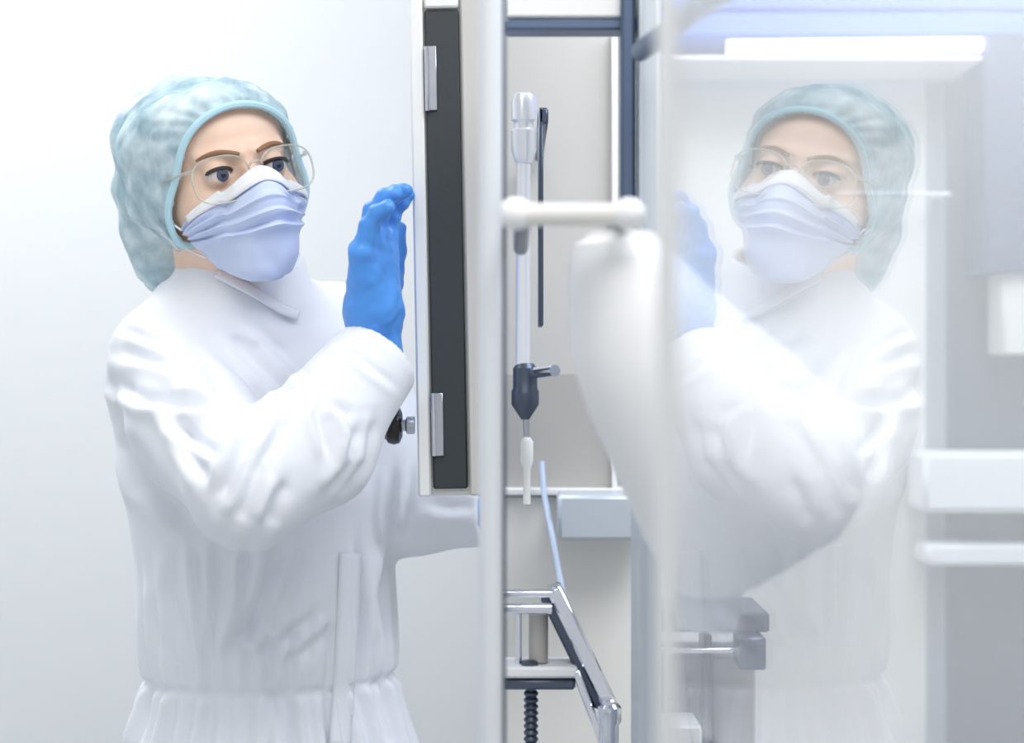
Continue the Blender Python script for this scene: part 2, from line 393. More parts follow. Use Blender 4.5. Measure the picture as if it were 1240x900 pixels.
kb = MB().lathe([(11 * s, 0), (11 * s, 9 * s), (7 * s, 11 * s), (7 * s, 16 * s)], W(502, 515, Y + .012), (-1, 0, 0)).build('knob_base', M['steel'], ht)
MB().lathe([(15 * s, 0), (22 * s, 3 * s), (24 * s, 10 * s), (22 * s, 17 * s), (15 * s, 22 * s), (4 * s, 23 * s)], W(487, 515, Y + .012), (-1, 0, 0), 32).build('knob', M['knobm'], kb)
MB().box((W(505, 0, Y).x, Y + .007, 1.95), (W(580, 0, Y).x, Y + .03, 2.2), .002).box((W(560, 0, Y).x, Y + .007, 2.165), (-.0255, Y + .03, 2.199), .002).build('hanger', M['steel'], ht)

# ---------------------------------------------------------------- what stands behind the glass
hp = thing('white_hopper', 'large white plastic hopper tapering down to a slanted spout, behind the glass', 'hopper', W(800, 720, 1.1))
def loft(rings, n=48):
    """rings: (pyz, x_left_px, x_right_px, Y, depth radius m)"""
    vs = []; fs = []
    for (py, xl, xr, Yc, dr) in rings:
        a = W(xl, py, Yc); b = W(xr, py, Yc); cx = (a.x + b.x) / 2; rx = (b.x - a.x) / 2
        for k in range(n): t = 2 * PI * k / n; vs.append((cx + rx * math.cos(t), Yc + dr * math.sin(t), a.z))
    for i in range(len(rings) - 1):
        for k in range(n): fs.append((i * n + k, i * n + (k + 1) % n, (i + 1) * n + (k + 1) % n, (i + 1) * n + k))
    fs.append(tuple(range(n))); fs.append(tuple((len(rings) - 1) * n + k for k in range(n)))
    return MB().add(vs, fs)
loft([(292, 704, 800, 1.12, .04), (298, 692, 810, 1.12, .045), (340, 688, 850, 1.12, .055), (430, 690, 960, 1.12, .070), (500, 712, 1030, 1.12, .078), (600, 757, 1045, 1.12, .07), (648, 778, 1015, 1.12, .06), (700, 805, 930, 1.12, .04), (718, 820, 896, 1.12, .03)]).build('hopper_body', M['hop'], hp)
loft([(284, 708, 796, 1.12, .038), (294, 706, 798, 1.12, .04)]).build('rim', M['white'], hp)
loft([(715, 817, 898, 1.12, .028), (760, 822, 893, 1.12, .027)]).build('spout', M['pshelf'], hp)

MB().box((W(780, 0, 1.28).x, 1.14, W(0, 375, 1.28).z), (W(792, 0, 1.28).x, 1.279, W(0, 355, 1.28).z), .002).build('mounting_arm', M['steel'], hp)
cb = thing('control_cabinet', 'tall light grey cabinet with bands coloured for bluish ceiling light, behind the glass', 'cabinet', W(1000, 900, 2.2))
pxbox(775, 74, 1130, 1623, 2.20, 2.3, .004).build('cabinet_body', M['wallw'], cb)
pxbox(1131, 74, 1600, 1623, 2.20, 2.3, .004).build('side_panel', M['greyp'], cb)
pxbox(1122, 74, 1146, 1623, 2.196, 2.3, .002).build('blend_strip', M['greym'], cb)  # mid-grey strip added to soften the tone change from pale to grey
pxbox(775, 14, 1600, 44, 2.12, 2.3, .004).build('light_tint_band', M['blue'], cb)  # blue colour stands in for bluish ceiling light, not a painted part
pxbox(775, -200, 1600, 12, 2.14, 2.3, .004).build('upper_light_tint_band', M['blue'], cb)  # ceiling-light blue put into the colour here too
pxbox(1192, 40, 1400, 330, 2.1, 2.19, .004).build('blue_grey_door', M['greyd'], cb)
pxbox(1214, 322, 1300, 430, 2.12, 2.19, .004).build('terminal_box', M['offw'], cb)
lt = thing('tube_lamp', 'bright horizontal tube lamp glowing under the blue light-tinted band', 'lamp', W(1030, 60, 2.1))
MB().tube([W(880, 57, 2.08), W(1188, 54, 2.08)], .010, 16).build('tube', M['lamp'], lt)
pxbox(800, 66, 1190, 74, 2.05, 2.19, .002).build('lamp_rail', M['white'], lt)
sf = tag(pxbox(1118, 548, 1700, 622, 2.10, 2.19, .008).build('worktop', M['hop'], None), 'thick bright white worktop at the right behind the glass', 'worktop')
sf2 = tag(pxbox(1122, 660, 1700, 686, 2.12, 2.19, .006).build('drawer_rail', M['hop'], None), 'thin white rail below the thick bright worktop', 'rail')
tag(MB().tube([W(1010, 235, 2.15), W(1150, 235, 2.15)], .0032, 12).tube([W(1015, 235, 2.15), W(1015, 235, 2.15) + Vector((0, .052, 0))], .003, 10).tube([W(1145, 235, 2.15), W(1145, 235, 2.15) + Vector((0, .052, 0))], .003, 10).build('thin_rail', M['hop'], None), 'thin white horizontal rail crossing behind the hair net reflection', 'rail')
pc = thing('conveyor_leg_unit', 'dark grey and white conveyor support unit below the hopper', 'machine', W(850, 900, 1.5))
pxbox(772, 735, 798, 2215, 1.46, 1.5).build('support_column', M['bluesteel'], pc)
pxbox(798, 742, 932, 766, 1.45, 1.55).build('upper_plate', M['greyp'], pc)
pxbox(798, 785, 925, 792, 1.44, 1.55).build('middle_rail', M['chrome'], pc)
pxbox(802, 796, 850, 2190, 1.48, 1.55).build('left_housing', M['greyp'], pc)
pxbox(852, 768, 862, 2215, 1.46, 1.5).build('support_column', M['steeld'], pc)
pxbox(862, 796, 915, 2170, 1.50, 1.56).build('right_housing', M['panelg'], pc)
pxbox(895, 772, 928, 812, 1.42, 1.46).build('motor_box', M['steeld'], pc)
pxbox(800, 880, 850, 930, 1.40, 1.46).build('foot_box', M['offw'], pc)

# ---------------------------------------------------------------- THE PERSON
YAW, PIT, ROL = R(30), R(-3), R(-13)
HR = Matrix.Rotation(YAW, 3, 'Z') @ Matrix.Rotation(PIT, 3, 'X') @ Matrix.Rotation(ROL, 3, 'Y')
HS = .92
eye_mid = W(297, 206, 1.53)
H0 = eye_mid - HR @ Vector((0, -.082, 0)) * HS
HRn = np.array(HR); H0n = np.array(H0)
def tol(X, Y, Z):    # world -> head frame
    dx, dy, dz = (X - H0n[0]) / HS, (Y - H0n[1]) / HS, (Z - H0n[2]) / HS
    return (dx * HRn[0, 0] + dy * HRn[1, 0] + dz * HRn[2, 0], dx * HRn[0, 1] + dy * HRn[1, 1] + dz * HRn[2, 1], dx * HRn[0, 2] + dy * HRn[1, 2] + dz * HRn[2, 2])
def tow(p): return H0 + (HR @ Vector(p)) * HS
def head_base(x, y, z):
    ax = np.abs(x)
    d = ell(x, y, z, (0, .012, .028), (.073, .092, .064))
    d = smin(d, ell(x, y, z, (0, -.022, -.026), (.061, .070, .076)), .03)
    d = smin(d, ell(x, y, z, (0, -.060, -.084), (.026, .028, .022)), .03)
    d = smin(d, ell(ax, y, z, (.040, -.050, -.030), (.026, .030, .024)), .02)
    d = smin(d, ell(x, y, z, (0, -.050, .042), (.055, .040, .042)), .03)
    return d
def head(x, y, z):
    ax = np.abs(x)
    d = head_base(x, y, z)
    d = smin(d, caps(ax, y, z, (.008, -.094, .017), (.044, -.078, .019), .006, .005), .012)          # brow ridge
    d = smax(d, -ell(ax, y, z, (.031, -.106, .000), (.017, .018, .013)), .012)                        # eye sockets
    d = smin(d, caps(x, y, z, (0, -.088, .008), (0, -.112, -.040), .0062, .0115), .010)              # nose
    d = smin(d, ell(ax, y, z, (.011, -.102, -.043), (.008, .010, .008)), .006)
    lid = np.sqrt((ax - .031) ** 2 + (y + .0815) ** 2 + z ** 2) - .0142
    sl = np.maximum(np.abs(z - .000) - .0044 * (1 - ((ax - .031) / .0150) ** 2), y + .084)
    d = np.maximum(smin(d, lid, .004), -np.maximum(sl, 0 - 1))
    d = smin(d, ell(x, y, z, (0, -.092, -.064), (.024, .010, .004)), .006)
    d = smin(d, ell(x, y, z, (0, -.090, -.074), (.019, .010, .005)), .006)
    e = ell(ax, y, z, (.071, .012, -.008), (.006, .018, .028)); e = smax(e, -ell(ax, y, z, (.079, .010, -.004), (.006, .011, .020)), .003)
    return smin(d, e, .006)
BY = R(20)
# joints
NB = np.array(W(292, 372, 1.655)); SR = W(198, 432, 1.60); ER = W(300, 588, 1.38); MR = W(378, 532, 1.42); WR = W(456, 435, 1.47)
SL = W(408, 400, 1.74); EL = W(500, 614, 1.665); WL = W(590, 618, 1.645)
def zi(z): return z
TZ = [.45, .60, .80, .93, .985, 1.012, 1.04, 1.12, 1.20, 1.32, 1.365, 1.41, 1.45]
TX = [-.248, -.248, -.248, -.248, -.248, -.248, -.249, -.253, -.262, -.285, -.287, -.285, -.285]
TA = [.220, .215, .186, .152, .135, .130, .133, .134, .136, .132, .115, .080, .06]
TB = [.190, .185, .160, .128, .112, .108, .112, .116, .120, .116, .100, .075, .05]
def torso(X, Y, Z, off=0, A=TA, B=TB, zlo=.52, zhi=1.415):
    cx = np.interp(Z, TZ, TX); a = np.interp(Z, TZ, A) + off; bb = np.interp(Z, TZ, B) + off
    dx = X - cx; dy = Y - 1.665
    x = dx * math.cos(BY) + dy * math.sin(BY); y = -dx * math.sin(BY) + dy * math.cos(BY)
    q = np.sqrt((x / a) ** 2 + (y / bb) ** 2); d = (q - 1) * np.minimum(a, bb)
    return np.maximum(np.maximum(d, zlo - Z), Z - zhi)
def T3(v): return tuple(v)

# ---- body: one continuous surface (head, neck, trunk, arms, hands inside the gloves, legs)
def hand_mitt(X, Y, Z, w, tip, r): return caps(X, Y, Z, w, tip, r, r * .8)
HUP = W(452, 320, 1.47)
def body(X, Y, Z):
    d = np.full(X.shape, 1.0)
    x, y, z = tol(X, Y, Z)
    d = head(x, y, z)
    n1 = tow((0, .028, -.06))
    d = smin(d, caps(X, Y, Z, T3(n1), T3(NB + np.array([0, .0, -.03])), .050, .056), .02)
    bod = torso(X, Y, Z, -.040, zlo=.88, zhi=1.40)
    d = smin(d, bod, .03)
    for S_, E_, W_, T_ in ((SR, ER, WR, HUP), (SL, EL, WL + (EL - WL) * .2, W(570, 585, 1.70))):
        d = smin(d, caps(X, Y, Z, T3(S_), T3(E_), .034, .032), .01); d = smin(d, caps(X, Y, Z, T3(E_), T3(W_), .034, .017), .01)
        d = smin(d, caps(X, Y, Z, T3(W_), T3(T_), .016, .015), .01)
    for sx in (-1, 1):
        hx = -.248 + sx * .075 * math.cos(BY); hy = 1.665 + sx * .075 * math.sin(BY)
        kx = -.248 + sx * .095 * math.cos(BY); ky = 1.665 + sx * .095 * math.sin(BY)
        d = smin(d, caps(X, Y, Z, (hx, hy, .88), (kx, ky - .01, .47), .078, .050), .03)
        d = smin(d, caps(X, Y, Z, (kx, ky - .01, .47), (kx, ky + .01, .08), .050, .034), .02)
        d = smin(d, caps(X, Y, Z, (kx, ky + .01, .055), (kx + .03, ky - .11, .045), .030, .026), .02)
    return d
P = thing('person', 'person in white coat, blue hair net, mask and blue gloves raising one hand', 'person', (-.25, 1.665, 0))
P['kind'] = 'thing'
hc = tow((0, 0, 0))
def graded(segs):
    out = []
    for a, b_, st in segs: out += list(np.arange(a, b_, st))
    return np.array(out)
xs = graded([(-.47, hc.x - .11, .005), (hc.x - .11, hc.x + .115, .0019), (hc.x + .115, .02, .005)])
ys = graded([(1.30, hc.y - .13, .005), (hc.y - .13, hc.y + .02, .0019), (hc.y + .02, 1.90, .005)])
zs = graded([(-.01, 1.0, .008), (1.0, hc.z - .13, .005), (hc.z - .13, hc.z + .14, .0019)])
V, Fc = surface_nets(body, xs, ys, zs)
V = smooth_np(V, Fc, 1, .4)
bo = link('body', mesh_np('body', V, Fc), M['skin'], P)

# eyes
gaze = Vector((.30, -1, -.10)).normalized()
for sx in (-1, 1):
    ec = tow((sx * .031, -.0815, 0)); g = (HR @ Vector((.10, -1, -.18))).normalized()
    e = MB().lathe([(.0125 * math.sin(PI * i / 16), -.0125 * math.cos(PI * i / 16)) for i in range(17)], ec, g, 24).build('eye', M['sclera'], P)
    MB().lathe([(.0062, .0102), (.0060, .0114), (.004, .0122), (.0, .0126)], ec + g * .0006, g, 24).build('iris', M['iris'], e)
    MB().lathe([(.0028, .0122), (.0022, .0128), (0, .0131)], ec + g * .0006, g, 16).build('pupil', M['pupil'], e)

def trace(origin, direction, f, off, far=.2):
    """march inward along -direction from far until f - off < 0 (head frame)"""
    o = np.array(origin, float); d = np.array(direction, float); d /= np.linalg.norm(d)
    t = far
    for _ in range(80):
        p = o + d * t; v = float(f(np.array([p[0]]), np.array([p[1]]), np.array([p[2]]))[0]) - off
        if v < 1e-4: break
        t = max(t - max(v * .7, 2e-4), .05 if far < .2 else -.1)
    return o + d * t
def headpt(x, z, off=.001, f=head):
    return trace((x, -.02, z), (0, -1, 0), f, off)
for sx in (-1, 1):
    pts = [tow(headpt(sx * (.010 + .040 * t), .015 + .008 * math.sin(t * PI * .75) - .003 * t)) for t in np.linspace(0, 1, 12)]
    MB().tube(pts, [.0012 + .0014 * math.sin(PI * min(1, .15 + t)) for t in np.linspace(0, .85, 12)], 8).build('eyebrow', M['brow'], P)
    pts = [tow((sx * (.031 + .0150 * math.cos(a)), -.0815 - .0142 * math.cos(math.asin(min(.95, abs(math.cos(a)) * .98))) * .98 - .001, .0048 * math.sin(a) ** 1.0)) for a in np.linspace(.25, PI - .25, 13)]
    MB().tube(pts, [.0008] + [.0018] * 11 + [.0008], 6).build('eyelashes', M['lash'], P)

# face mask: pleated sheet lying over nose, cheeks and chin
def mask_f(x, y, z):
    d = head_base(x, y, z)
    d = smin(d, caps(x, y, z, (0, -.088, .008), (0, -.114, -.040), .006, .016), .045)
    return smin(d, ell(x, y, z, (0, -.082, -.075), (.03, .022, .04)), .03)
NU, NV = 61, 49
def mask_pt(u, v, off=0):
    top = -.010 - .040 * abs(u) ** 1.3 + .004 * math.cos(u * PI * 3) * (abs(u) < .4)
    bot = -.096 + .026 * abs(u) ** 1.8
    th = u * R(76)
    z = top + (bot - top) * v
    el = 0
    o = (0, -.028, z * .92); d = (math.sin(th), -math.cos(th), 0)
    if v > .8: d = (math.sin(th), -math.cos(th), -(v - .8) * 2.2); 
    p = trace(o, d, mask_f, .0045 + off)
    return p
grid = []
for j in range(NV):
    v = j / (NV - 1)
    for i in range(NU):
        u = -1 + 2 * i / (NU - 1)
        env = max(0, 1 - abs(u) ** 6)
        ple = 0
        for vc in (.30, .48, .66):
            dv = v - vc - .02 * math.sin(u * 3)
            ple += .0042 * (env + .1) * max(0, min(dv / .045, 1 - (dv - .045) / .11)) if dv > 0 else 0
        wr = .0038 * noise.noise(Vector((u * 3, v * 9, 3.1))) + .0012 * noise.noise(Vector((u * 9 + v * 4, v * 14, 9.1)))
        crump = .004 * max(0, abs(u) - .5) * math.sin(v * 22 + 4 * u)
        grid.append(tow(mask_pt(u, v, ple + wr + crump)))
fs = [(j * NU + i, j * NU + i + 1, (j + 1) * NU + i + 1, (j + 1) * NU + i) for j in range(NV - 1) for i in range(NU - 1)]
mk = MB().add(grid, fs).build('face_mask', M['mask'], P)
md = mk.modifiers.new('thickness', 'SOLIDIFY'); md.thickness = .0012; md.offset = 1
mk['label'] = 'pale blue pleated face mask'
band = []
for j in range(4):
    for i in range(NU):
        u = -1 + 2 * i / (NU - 1); band.append(tow(mask_pt(u, -.055 + .065 * j, .0022)))
bd = MB().add(band, [(j * NU + i, j * NU + i + 1, (j + 1) * NU + i + 1, (j + 1) * NU + i) for j in range(3) for i in range(6, NU - 7)]).build('nose_band', M['maskw'], mk)
md = bd.modifiers.new('thickness', 'SOLIDIFY'); md.thickness = .001; md.offset = 1; bd['label'] = 'white upper edge of the mask'
for sx in (-1, 1):
    for v in (.02, .93):
        a = Vector(mask_pt(sx * .99, v, .001)); e = Vector((sx * .074, .030, .004 if v < .5 else -.03))
        mid = [a.lerp(e, t) + Vector((sx * .004 * math.sin(PI * t), 0, 0)) for t in np.linspace(0, 1, 8)]
        MB().tube([tow(p) for p in mid], .0012, 6).build('ear_loop', M['maskw'], mk)

# hair under the net
def hair_f(X, Y, Z):
    x, y, z = tol(X, Y, Z)
    d = ell(x, y, z, (0, .020, .030), (.079, .092, .070))
    d = smin(d, ell(x, y, z, (0, .100, -.045), (.045, .040, .050)), .04)
    d = smin(d, ell(x, y, z, (-.01, .115, -.10), (.026, .024, .035)), .03)
    cut = -(y + .042 - .55 * (z - .03)) - .0 + 0 * x
    return smax(smax(d, cut * .9, .006), -head_base(x, y, z) - .004, .004)
gx = lambda st: np.arange(hc.x - .16, hc.x + .14, st)
gy = lambda st: np.arange(hc.y - .16, hc.y + .20, st)
gz = lambda st: np.arange(hc.z - .24, hc.z + .17, st)
V, Fc = surface_nets(hair_f, gx(.0035), gy(.0035), gz(.0035))
Nn = normals(V, Fc); V = V + Nn * (.0025 * np.sin(V @ np.array([300, 260, 120])))[:, None]
link('hair', mesh_np('hair', V, Fc), M['hair'], P)

# hair net: loose bag with elastic edge round the face and under the nape
BAG = [(W(224, 180, 1.66), .068), (W(208, 235, 1.68), .046), (W(206, 290, 1.68), .034), (W(207, 337, 1.67), .015)]
def net_vol(X, Y, Z):
    x, y, z = tol(X, Y, Z)
    d = ell(x, y, z, (0, .018, .030), (.086, .098, .076))
    d = smin(d, ell(x, y, z, (0, .02, .0), (.089, .078, .062)), .02)
    d = smin(d, np.maximum(head_base(x, y, z) - .0085, -.06 - z), .012)
    for i in range(len(BAG) - 1):
        (a, ra), (b_, rb) = BAG[i], BAG[i + 1]
        d = smin(d, caps(X, Y, Z, T3(a), T3(b_), ra, rb), .035)
    return d
# opening plane in the head frame: passes above the forehead, in front of the ears, down to the nape
EN = np.array([0, -.088, -.050]); EN /= np.linalg.norm(EN); EP = np.array([0, -.092, .055]); ED = np.array([0, EN[2], -EN[1]]) * 1.0
def edge_cut(x, y, z): return EN[1] * (y - EP[1]) + EN[2] * (z - EP[2])
def net_f(X, Y, Z):
    d = net_vol(X, Y, Z); x, y, z = tol(X, Y, Z)
    sh = np.abs(d) - .0024
    return smax(sh, edge_cut(x, y, z), .002)
V, Fc = surface_nets(net_f, gx(.0026), gy(.0026), gz(.0026))
Nn = normals(V, Fc)
lx, ly, lz = tol(V[:, 0], V[:, 1], V[:, 2])
dist = -edge_cut(lx, ly, lz)
phi = np.arctan2(lz - .02, lx)
gath = np.sin(phi * 26 + 2 * np.sin(phi * 5)) * np.exp(-dist / .03) * .0016
fb = fbm(V, 16, 1, 2) * .0055 + np.abs(fbm(V * np.array([1, 1, .6]), 26, 4, 2)) * .0045
amp = np.clip(dist / .03, 0.05, 1)
sgn = np.sign(net_vol(V[:, 0], V[:, 1], V[:, 2]))
V = V + Nn * ((gath + fb * amp) * sgn)[:, None]
net = link('hair_net', mesh_np('hair_net', V, Fc), M['net'], P); net['label'] = 'loose pale blue see-through hair net'
# elastic band
pts = []; EC = EP + np.array([0, -EN[2], EN[1]]) * .075
nv = lambda x, y, z: net_vol(*[np.array([q]) for q in tow((float(x[0]), float(y[0]), float(z[0])))])
for t in np.linspace(0, 2 * PI, 96, endpoint=False):
    dr = -np.array([0, -EN[2], EN[1]]) * math.cos(t) + np.array([1, 0, 0]) * math.sin(t)
    pts.append(tow(trace(EC, dr, nv, .0025, .15)))
for _ in range(3): pts = [(pts[i - 1] + pts[i] * 2 + pts[(i + 1) % len(pts)]) / 4 for i in range(len(pts))]
MB().tube(pts, .0036, 8, closed=True).build('elastic_edge', M['netband'], net)

# spectacles
gl = thing('spectacles', 'x', 'x', (0, 0, 0)); 
for k in ('label', 'category', 'kind'): del gl[k]
gl.location = tow((0, -.1, 0)); gl.parent = P; gl.matrix_parent_inverse = world_of(P).inverted()
def lensring(sx, n=40):
    out = []
    for i in range(n):
        a = 2 * PI * i / n; ex = math.copysign(abs(math.cos(a)) ** .75, math.cos(a)) * .0300; ez = math.copysign(abs(math.sin(a)) ** .75, math.sin(a)) * .0235
        x = .0365 + ex; out.append(Vector((sx * x, -.1095 + .35 * max(0, x - .03) ** 1.2 * 1.2, -.008 + ez)))
    return out
for sx in (-1, 1):
    rg = lensring(sx)
    MB().tube([tow(p) for p in rg], .0010, 8, closed=True).build('lens_rim', M['frame'], gl)
    cc = sum(rg, Vector()) / len(rg)
    MB().add([tow(p) for p in rg] + [tow(cc + Vector((0, -.002, 0)))], [(i, (i + 1) % len(rg), len(rg)) for i in range(len(rg))]).build('lens', M['lens'], gl)
    MB().tube([tow(p) for p in ((sx * .062, -.098, .006), (sx * .071, -.085, .006), (sx * .074, -.05, .006), (sx * .074, .01, .008), (sx * .073, .035, -.012))], .0018, 8).build('temple', M['frame'], gl)
MB().tube([tow(p) for p in ((-.008, -.110, 0), (-.004, -.113, .004), (.004, -.113, .004), (.008, -.110, 0))], .0014, 8).build('bridge', M['frame'], gl)

# ---- white coat
BB = W(178, 640, 1.62)
def coat_f(X, Y, Z):
    d = torso(X, Y, Z)
    nb = NB
    d = smin(d, caps(X, Y, Z, (nb[0] - .02, nb[1], nb[2] - .03), T3(SR + Vector((.012, 0, .012))), .050, .040), .04)
    d = smin(d, caps(X, Y, Z, (nb[0] + .01, nb[1], nb[2] - .03), T3(SL + Vector((-.01, 0, .010))), .048, .038), .04)
    # right sleeve
    mid = (SR + ER) / 2 + Vector((-.010, .01, -.014))
    a = caps(X, Y, Z, T3(SR), T3(mid), .050, .060)
    a = smin(a, caps(X, Y, Z, T3(mid), T3(ER), .060, .050), .02)
    a = smin(a, caps(X, Y, Z, T3(ER), T3(MR + Vector((.006, 0, -.012))), .048, .044), .02)
    a = smin(a, caps(X, Y, Z, T3(MR + Vector((.004, 0, -.008))), T3(WR), .043, .036), .03)
    a = smin(a, caps(X, Y, Z, T3(ER), T3(WR), .046, .037), .02)
    # left sleeve
    b_ = caps(X, Y, Z, T3(SL), T3(EL), .050, .047)
    b_ = smin(b_, caps(X, Y, Z, T3(EL), T3(WL), .046, .036), .02)
    # cuff ends cut square and hollow
    parts = []
    for E_, W_, ro, sl in ((MR, WR, .027, a), (EL, WL, .028, b_ + 0)):
        ax = (W_ - E_).normalized(); t = (X - W_.x) * ax.x + (Y - W_.y) * ax.y + (Z - W_.z) * ax.z
        near = np.sqrt((X - W_.x) ** 2 + (Y - W_.y) ** 2 + (Z - W_.z) ** 2) < .09
        sl = smax(sl, np.where(near, t - (.003 if W_ is WR else .0), -1), .003)
        hol = np.maximum(np.sqrt(np.maximum((X - W_.x) ** 2 + (Y - W_.y) ** 2 + (Z - W_.z) ** 2 - t * t, 0)) - ro, -t - .03)
        sl = smax(sl, np.where(near, -hol, -1), .002); parts.append(sl)
    d = smin(smin(d, parts[0], .014), parts[1], .02)
    # collar
    cz = Z - (NB[2] + .004) + .45 * (Y - NB[1]) * -1 * -1 * .0
    q = Z - (NB[2] + .028) - .30 * (Y - NB[1]) + .18 * (X - NB[0])
    rr = np.sqrt((X - NB[0] - .006) ** 2 + ((Y - NB[1] + .022) / 1.05) ** 2) - (.066 - .25 * np.maximum(q, 0))
    col = np.maximum(np.maximum(np.abs(rr) - .0045, q - .040), -q - .030)
    # inside of the collar is empty above the neck base
    d = smax(d, -np.maximum(rr + .004, -q - .015), .004)
    d = smin(d, col, .012)
    return d
xs = graded([(-.50, .03, .0036)]); ys = graded([(1.29, 1.92, .0036)]); zs = graded([(.50, .93, .009), (.93, 1.50, .0036)])
V, Fc = surface_nets(coat_f, xs, ys, zs)
V = smooth_np(V, Fc, 2, .5)
Nn = normals(V, Fc)
px = 620 + V[:, 0] / V[:, 1] * F; py = 450 - (V[:, 2] - CZ) / V[:, 1] * F
front = np.clip(-Nn[:, 1] * 1.6 + .25, 0, 1)
disp = np.zeros(len(V))
def stroke(pts, wpx, amp, mask=None):
    """a fold running along a line on the front of the cloth"""
    global disp
    pts = np.array(pts, float); best = np.full(len(V), 1e9); tt = np.zeros(len(V)); L = len(pts) - 1
    for i in range(L):
        a, b_ = pts[i], pts[i + 1]; d = b_ - a; t = np.clip(((px - a[0]) * d[0] + (py - a[1]) * d[1]) / (d @ d), 0, 1)
        dd = np.hypot(px - a[0] - d[0] * t, py - a[1] - d[1] * t); m = dd < best; best = np.where(m, dd, best); tt = np.where(m, (i + t) / L, tt)
    prof = np.exp(-(best / wpx) ** 2) * np.clip(np.sin(PI * np.clip(tt, .04, .96)) * 1.8, 0, 1)
    disp += 1.35 * amp * prof * front
def fold(pts, w_, a_):   # ridge beside a valley
    p = np.array(pts, float); d = p[-1] - p[0]; nrm = np.array([-d[1], d[0]]) / np.linalg.norm(d)
    stroke(p, w_, -a_); stroke(p + nrm * w_ * 1.5, w_ * 1.1, a_ * .8)
F_ = fold
# shoulder and upper sleeve
F_([(150, 400), (185, 412), (215, 425)], 6, .005); F_([(140, 428), (190, 436), (240, 455), (268, 468)], 8, .006)
F_([(125, 455), (170, 482), (230, 488), (285, 480)], 9, .007); F_([(215, 462), (250, 470), (282, 479)], 6, .007)
F_([(232, 420), (262, 455), (285, 500)], 8, .006); F_([(270, 400), (320, 450), (360, 490)], 9, .004)
F_([(300, 385), (345, 430), (385, 470)], 8, .003)
F_([(205, 505), (240, 535), (262, 552)], 8, .006); F_([(200, 480), (225, 540), (262, 600)], 10, .005)
F_([(305, 520), (290, 560), (262, 610)], 10, .008); F_([(320, 545), (300, 600), (285, 635)], 10, .006)
F_([(140, 520), (175, 585), (235, 640)], 12, .006)
F_([(345, 505), (335, 530), (318, 560)], 7, .006); F_([(395, 490), (420, 500), (428, 530), (415, 560)], 7, .006)
F_([(388, 488), (384, 505), (400, 560)], 6, .005); F_([(440, 500), (430, 560), (395, 600)], 9, .006); F_([(350, 580), (335, 610), (325, 640)], 10, .006)
F_([(455, 500), (448, 560), (410, 610)], 8, .005)
# cuff hem
F_([(408, 415), (440, 440), (480, 470)], 5, .0025)
# body below the arms
F_([(372, 665), (352, 710), (322, 770)], 8, .006); F_([(300, 660), (296, 720), (280, 790)], 7, .005); F_([(180, 830), (178, 870), (172, 915)], 7, .004); F_([(330, 830), (338, 870), (345, 915)], 7, .005)
F_([(335, 660), (318, 720), (290, 780)], 10, .006); F_([(345, 655), (330, 720), (270, 800)], 9, .005)
F_([(385, 740), (345, 775), (300, 800)], 9, .006); F_([(405, 760), (375, 785), (345, 805)], 8, .005); F_([(235, 655), (240, 720), (246, 800)], 6, .005)
F_([(262, 655), (262, 720), (252, 800)], 6, .005); F_([(215, 660), (205, 720), (225, 790)], 8, .004); F_([(190, 700), (190, 750), (198, 800)], 7, .003)
F_([(432, 640), (434, 760), (426, 900)], 6, .006); F_([(475, 660), (462, 720), (470, 790)], 9, .006); F_([(478, 560), (472, 620), (478, 660)], 8, .006)
F_([(500, 560), (492, 610), (488, 660)], 6, .006); F_([(515, 610), (545, 615), (575, 612)], 8, .004)
F_([(455, 820), (462, 860), (478, 915)], 9, .005)
# waist seam with gathers around the whole body
tx = V[:, 0] + .248; ty = V[:, 1] - 1.665; th = np.arctan2(ty, tx)
isT = (np.abs(torso(V[:, 0], V[:, 1], V[:, 2])) < .02)
zz = V[:, 2] - 1.012
disp += isT * np.where(np.abs(zz) < .006, -.003, 0) * 0 - isT * .0045 * np.exp(-(zz / .004) ** 2)
disp += isT * (np.sin(th * 23 + 2.2 * np.sin(th * 4)) * .55 + np.sin(th * 37 + 1.3)) * .0048 * np.where(zz < 0, np.exp(-((zz + .03) / .16) ** 2) * np.clip(-zz / .01, 0, 1), np.exp(-((zz - .02) / .07) ** 2) * np.clip(zz / .01, 0, 1) * .7)
lowz = np.clip((V[:, 2] - .96) * -8, 0, 1)
disp += isT * lowz * np.sin(th * 11 + .7) * .006
# fine cloth creasing everywhere
disp += fbm(V * np.array([1, 1, .6]), 7, 2, 2) * .003
V = smooth_np(V + Nn * disp[:, None], Fc, 1, .5)
ct = link('coat', mesh_np('coat', V, Fc), M['coat'], P); ct['label'] = 'white coat with wrapped collar and gathered waist'
# front flap edge and wrap collar flap, lying on the coat
def coat_pt(px_, py_, off):
    o = Vector((0, 0, CZ)); d = (W(px_, py_, 1.0) - o); t = 1.2
    for _ in range(90):
        p = o + d * t; v = float(coat_f(np.array([p.x]), np.array([p.y]), np.array([p.z]))[0]) - off
        if v < 2e-4: break
        t += max(v * .6, 3e-4)
    return p
def strip(cl, w0, off, n=30, k=5):
    cl = [Vector((*c, 0)) for c in cl]; g = []
    for i in range(n):
        t = i / (n - 1) * (len(cl) - 1); a = min(int(t), len(cl) - 2); p = cl[a].lerp(cl[a + 1], t - a); d = (cl[a + 1] - cl[a]).normalized(); nn = Vector((-d.y, d.x, 0))
        for j in range(k): q = p + nn * w0 * (j / (k - 1) - .5); g.append(coat_pt(q.x, q.y, off + .0015 * math.sin(PI * j / (k - 1))))
    return MB().add(g, [(i * k + j, i * k + j + 1, (i + 1) * k + j + 1, (i + 1) * k + j) for i in range(n - 1) for j in range(k - 1)])
